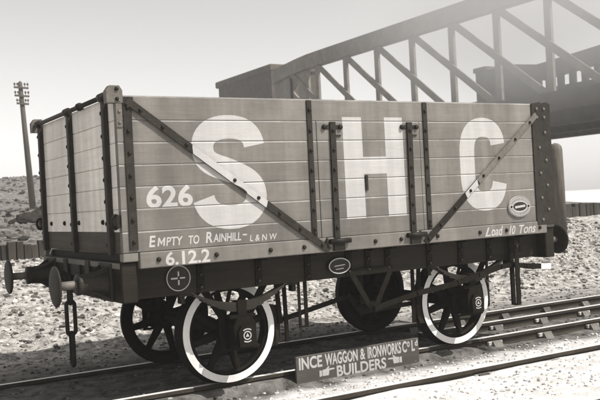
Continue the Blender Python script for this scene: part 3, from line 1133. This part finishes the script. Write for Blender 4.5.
# lever, guard and pin
lv = [(BX - .02, -1.165, BZ - .012), (.56, -1.165, .645), (1.10, -1.165, .700), (1.40, -1.165, .755), (1.72, -1.165, .815), (1.90, -1.165, .828), (2.06, -1.165, .800), (2.20, -1.165, .776)]
m = MB()
for a, b in zip(lv[:-1], lv[1:]):
    m.bar(a, Vector(b) + (Vector(b) - Vector(a)).normalized() * .012, .052, .020, up=(0, 1, 0))
lever = m.build('brake_lever', 'under_black', wag)
MB().bar((2.10, -1.165, .792), (2.32, -1.165, .774), .056, .030, up=(0, 1, 0)).build('lever_handle', 'under_black', lever)
MB().bar((2.318, -1.165, .774), (2.47, -1.165, .764), .060, .032, up=(0, 1, 0)).build('lever_tip', 'tyre_white', lever)
g = MB()
for yy in (-1.205, -1.128):
    g.box(1.895, 1.955, yy - .006, yy + .006, .40, 1.10)
g.box(1.895, 1.955, -1.211, -1.122, .388, .400).box(1.895, 1.955, -1.211, -1.105, 1.095, 1.112)
guard = g.build('lever_guard', 'under_black', wag)
MB().tube([(2.01 + .004 * math.sin(k * 1.3), -1.15, .80 - k * .028) for k in range(14)], .008, 6).build('pin_chain', 'under_black', guard)
put('bolt', BOLT, guard, (1.925, -1.212, 1.02), scale=(1.2, 1.2, 1.2))

# ------------------------------------------------------------------ builder's board
SBX0, SBX1, SBZ0, SBZ1, SBY = -.722, .765, -.118, .150, -.905
sgn = empty('builder_sign', (0.02, SBY, -.15), 'dark board lettered INCE WAGGON & IRONWORKS, leaning against the near rail', 'sign')
MB().box(SBX0, SBX1, SBY, SBY + .028, SBZ0 - .035, SBZ1, ch=.004).build('board', 'sign_board', sgn)
lt = text_polys('INCE', -.690, .026, .108, bold=.03, width=.262) + text_polys('WAGGON', -.395, .026, .108, bold=.03, width=.385) \
    + text_polys('&', .020, .026, .108, bold=.022, width=.062) + text_polys('IRONWORKS', .112, .026, .108, bold=.03, width=.420) \
    + text_polys('C', .548, .026, .108, bold=.03, width=.058) + text_polys('o', .610, .074, .078, bold=.03, width=.036) + text_polys('L', .668, .026, .108, bold=.03, width=.042) + text_polys('d', .712, .072, .062, bold=.03, width=.036)
flat(lt, SBY - .0009, 'letter_white', 'lettering', sgn)['label'] = 'white lettering INCE WAGGON & IRONWORKS Co Ld'
flat(text_polys('BUILDERS', -.265, -.098, .102, bold=.028, width=.60), SBY - .0009, 'letter_white', 'lettering', sgn)['label'] = 'white lettering BUILDERS'
for q in (-1, 1):                                # pointing hands either side
    cx = .035 + q * .415
    hand = [[(cx + q * .085, -.075), (cx + q * .085, -.012), (cx + q * .055, -.018), (cx + q * .055, -.070)],
            [(cx + q * .05, -.072), (cx + q * .05, -.012), (cx - q * .02, -.006), (cx - q * .03, -.030), (cx - q * .02, -.072)],
            [(cx - q * .024, -.008), (cx - q * .024, -.026), (cx - q * .088, -.022), (cx - q * .092, -.014), (cx - q * .085, -.008)],
            [(cx + q * .01, -.006), (cx - q * .02, -.006), (cx - q * .035, .012), (cx - q * .02, .014)]]
    flat(hand, SBY - .0009, 'letter_white', 'painted_hand', sgn)

# ------------------------------------------------------------------ low timber wall along the top of the bank
wall = empty('timber_wall', (3, WALL_Y, .7), 'low dark wall of upright timbers along the top of the stone bank', 'wall')
x = -9.0
TIM = [MB().box(-.118, .118, -.07, .07, -.5, .5, ch=.012).mesh('timber', 'wall_wood')]
k = 0
while x < 24:
    wd_ = random.uniform(.45, .62)
    put('timber', TIM[0], wall, (x, WALL_Y + random.uniform(-.03, .03), .67 + random.uniform(-.06, .05)), (random.uniform(-.04, .04), random.uniform(-.03, .03), 0), (wd_, 1, 1))
    x += .245 * wd_ + .006
    k += 1

# thick post past the end of the wagon
post = MB().lathe((10.47, 5.9, .3), (10.47, 5.9, 3), [(0, .175), (1.9, .162), (2.22, .158), (2.31, .14), (2.37, .08), (2.39, .01)], 14).build('timber_post', 'post_wood')
tag(post, 'stout round-topped wooden post on the bank past the wagon end', 'post')

# ------------------------------------------------------------------ telegraph pole and heap on the hillside
PB = Vector((5.95, 36.5, 0))
PB.z = ground_z(PB.x, PB.y) - .3
tp = empty('telegraph_pole', PB, 'dark leaning telegraph pole with three crossarms on the hillside', 'pole')
top = Vector((5.61, 36.5, 8.54))
MB().lathe(PB, top, [(0, .17), ((top - PB).length - .02, .105), ((top - PB).length + .06, .02)], 12).build('shaft', 'pole_wood', tp)
axd = (top - PB).normalized()
for k, d in enumerate((.30, .72, 1.12)):
    c = top - axd * d + Vector((0, -.13, 0))
    hl = .36 if k < 2 else .30
    ar = MB().bar(c - Vector((hl, 0, -.02)), c + Vector((hl, 0, -.02)), .09, .10, up=(0, 1, 0)).build('crossarm', 'pole_wood', tp)
    for q in (-.9, -.5, .5, .9):
        MB().lathe(c + Vector((q * hl, 0, .05)), c + Vector((q * hl, 0, 1)), [(0, .015), (.08, .015), (.085, .05), (.13, .055), (.19, .035), (.21, .01)], 8).build('insulator', 'pole_wood', ar)

b = bmesh.new()
bmesh.ops.create_icosphere(b, subdivisions=5, radius=1)
for v in b.verts:
    d = v.co.copy()
    f = 1 + .18 * noise.fractal(d * 1.8, 1.0, 2.0, 5) + .05 * noise.fractal(d * 9, 1, 2, 3)
    v.co = Vector((d.x * 1.25 * f, d.y * .9 * f, max(d.z, -.2) * .60 * f * (1 - .25 * abs(d.x))))
hx_, hy_ = 2.75, 21.0
heap = MB()
heap.bm(b, 0, False)
hm = heap.mesh('coal_heap', 'coal')
hp = link('coal_heap', hm)
hp.location = (hx_, hy_, ground_z(hx_, hy_) - .06)
tag(hp, 'dark mound of coal below the telegraph pole', 'heap')

# ------------------------------------------------------------------ bridge beyond the yard
BXX = 32.7
tr = empty('truss_bridge', (BXX, 42, 6), 'tall iron truss bridge with crossed diagonals rising behind the wagon', 'bridge')
YV = [54.7 - 4.1 * k for k in range(11)]
ZT, ZB = 13.85, 6.6


def chord(y):
    """upper chord: level over most of the span, stepping down to the far end"""
    return ZT - max(0, (y - 51) / 7) ** 1.6 * 0.5


m = MB()
yy = np.linspace(57.6, 11, 40)
for a, c in zip(yy[:-1], yy[1:]):
    m.bar((BXX, a, chord(a) - .55), (BXX, c, chord(c) - .55), .7, 1.15, up=(0, 0, 1))
m.build('top_chord', 'bridge_iron', tr)
m = MB()                                                                 # plated end panel with a small triangular hole
q_ = [(57.6, ZB), (57.6, 12.6), (51.9, 12.8), (51.9, ZB)]
t_ = [(54.6, 11.2), (53.5, 12.0), (53.5, 10.4)]
for poly in ([q_[0], q_[1], t_[0]], [q_[1], q_[2], t_[1], t_[0]], [q_[2], q_[3], t_[2], t_[1]], [q_[3], q_[0], t_[0], t_[2]]):
    m.prism(poly, 'x', BXX - .1, BXX + .1)
m.build('end_panel', 'bridge_iron', tr)
MB().box(BXX - .35, BXX + .35, 11, 57.6, ZB - .55, ZB + .55).build('bottom_chord', 'bridge_dark', tr)
for i, y in enumerate(YV):
    MB().box(BXX - .10, BXX + .10, y - .24, y + .24, ZB + .4, chord(y) - .6).build('upright', 'bridge_iron', tr)
    if i + 2 < len(YV):
        MB().bar((BXX - .17, y, chord(y) - .9), (BXX - .17, YV[i + 2], ZB + .3), .46, .10, up=(1, 0, 0)).build('diagonal', 'bridge_iron', tr)
for k in range(2):                                                       # deck girders the truss stands on
    MB().box(BXX + .6 + 5.2 * k, BXX + .9 + 5.2 * k, 11, 58.6, ZB - 1.3, ZB - .2).build('deck_girder', 'bridge_dark', tr)
MB().box(BXX + .36, BXX + 6.4, 11, 58.6, ZB - .19, ZB + .05).build('deck', 'bridge_dark', tr)

# second, lower span behind the truss with its parapet
GX = BXX + 8.5
ap = empty('girder_span', (GX, 24, 6), 'dark plate girder span with open parapet behind the truss bridge', 'bridge')
MB().box(GX - .3, GX + .3, 2, 39.0, 5.15, 6.05).box(GX - .28, GX + .3, 2, 39.0, 6.22, 8.75).build('plate_girder', 'bridge_dark', ap)
m = MB()
rl = [(39.1, 10.35), (37.5, 10.45), (34.7, 9.95), (31.6, 10.15), (25, 10.6), (2, 10.8)]
for (a, za), (c, zc) in zip(rl[:-1], rl[1:]):
    m.bar((GX, a, za), (GX, c - .05, zc), .8, 1.1)
m.build('parapet_rail', 'bridge_dark', ap)
MB().box(GX - .25, GX + .25, 34.75, 39.0, 8.6, 10.2).build('parapet_panel', 'bridge_dark', ap)
for y in np.arange(33.9, 3, -1.05):
    MB().box(GX - .2, GX + .2, y - .17, y + .17, 8.7, 9.9).build('parapet_post', 'bridge_dark', ap)
for y in np.arange(4, 38, 1.6):
    MB().box(GX - .42, GX - .3, y - .1, y + .1, 5.2, 8.7).build('girder_stiffener', 'bridge_dark', ap)

abt = empty('bridge_abutment', (GX, 40, 0), 'brick abutment pier with a capped pillar carrying the girder span', 'abutment')
MB().box(GX - 1.6, GX + 3, 37.2, 42.5, -1, 8.5).build('pier', 'brick_dark', abt)
MB().box(GX - .7, GX + .7, 39.35, 40.5, 8.48, 10.8).build('pillar', 'brick_dark', abt)
MB().box(GX - .85, GX + .85, 39.22, 40.65, 10.78, 11.15, ch=.06).build('pillar_cap', 'brick_dark', abt)

# brick tower at the far end of the truss
TX = 33.6
tw = empty('brick_tower', (TX + 2, 66, 0), 'flat-topped brick block at the far end of the truss bridge', 'tower')
MB().box(TX, TX + 5, 59.9, 71.0, -1, 13.9).build('wall', 'brick_dark', tw)
MB().box(TX - .2, TX + 5.2, 59.7, 71.4, 13.85, 14.5, ch=.1).build('cornice', 'brick_dark', tw)

# ------------------------------------------------------------------ hazy air over the yard
hz = MB().box(xs[0] - 2, xs[-1] + 2, ys[0] - 2, ys[-1] + 2, -3, 19.5).build('haze', [], None)
hm_ = bpy.data.materials.new('haze')
hm_.use_nodes = True
hm_.node_tree.nodes.clear()
pv = hm_.node_tree.nodes.new('ShaderNodeVolumePrincipled')
pv.inputs['Color'].default_value = (.985, .975, .965, 1)
pv.inputs['Density'].default_value = 0.0017
pv.inputs['Anisotropy'].default_value = 0.0
hout = hm_.node_tree.nodes.new('ShaderNodeOutputMaterial')
hm_.node_tree.links.new(pv.outputs[0], hout.inputs['Volume'])
hz.data.materials.append(hm_)
tag(hz, 'pale smoky haze lying over the whole railway yard', 'haze', kind='stuff')

# steam added to fade the upper part of the bridge
ST = CAM + (Fv + Rv * (225 / FPX) + Uv * (190 / FPX)) * 40
b = bmesh.new()
bmesh.ops.create_icosphere(b, subdivisions=3, radius=1)
for v in b.verts:
    v.co = Vector((v.co.x * 11, v.co.y * 11, v.co.z * 6.5))
stm = MB().bm(b).mesh('veil_cloud', [])
st = link('veil_cloud', stm)
st.location = ST
sm = bpy.data.materials.new('veil')
sm.use_nodes = True
n = sm.node_tree.nodes
l = sm.node_tree.links
n.clear()
tc = n.new('ShaderNodeTexCoord')
mp = n.new('ShaderNodeMapping')
mp.inputs['Scale'].default_value = (1 / 11, 1 / 11, 1 / 6.5)
ln = n.new('ShaderNodeVectorMath')
ln.operation = 'LENGTH'
mr = n.new('ShaderNodeMapRange')
mr.interpolation_type = 'SMOOTHSTEP'
mr.inputs[1].default_value = 1.0
mr.inputs[2].default_value = 0.15
nz_ = n.new('ShaderNodeTexNoise')
nz_.inputs['Scale'].default_value = 0.22
nz_.inputs['Detail'].default_value = 3
mu = n.new('ShaderNodeMath')
mu.operation = 'MULTIPLY'
m2 = n.new('ShaderNodeMath')
m2.operation = 'MULTIPLY'
m2.inputs[1].default_value = 0.18
pv = n.new('ShaderNodeVolumePrincipled')
pv.inputs['Color'].default_value = (.99, .985, .98, 1)
oo = n.new('ShaderNodeOutputMaterial')
l.new(tc.outputs['Object'], mp.inputs[0])
l.new(mp.outputs[0], ln.inputs[0])
l.new(ln.outputs['Value'], mr.inputs[0])
l.new(tc.outputs['Object'], nz_.inputs['Vector'])
l.new(mr.outputs[0], mu.inputs[0])
l.new(nz_.outputs['Fac'], mu.inputs[1])
l.new(mu.outputs[0], m2.inputs[0])
l.new(m2.outputs[0], pv.inputs['Density'])
l.new(pv.outputs[0], oo.inputs['Volume'])
stm.materials.append(sm)
tag(st, 'pale steam added to fade the upper truss of the bridge', 'veil', kind='stuff')

print('objects', len(bpy.data.objects), 'tris', sum(len(o.data.polygons) for o in bpy.data.objects if o.type == 'MESH'))
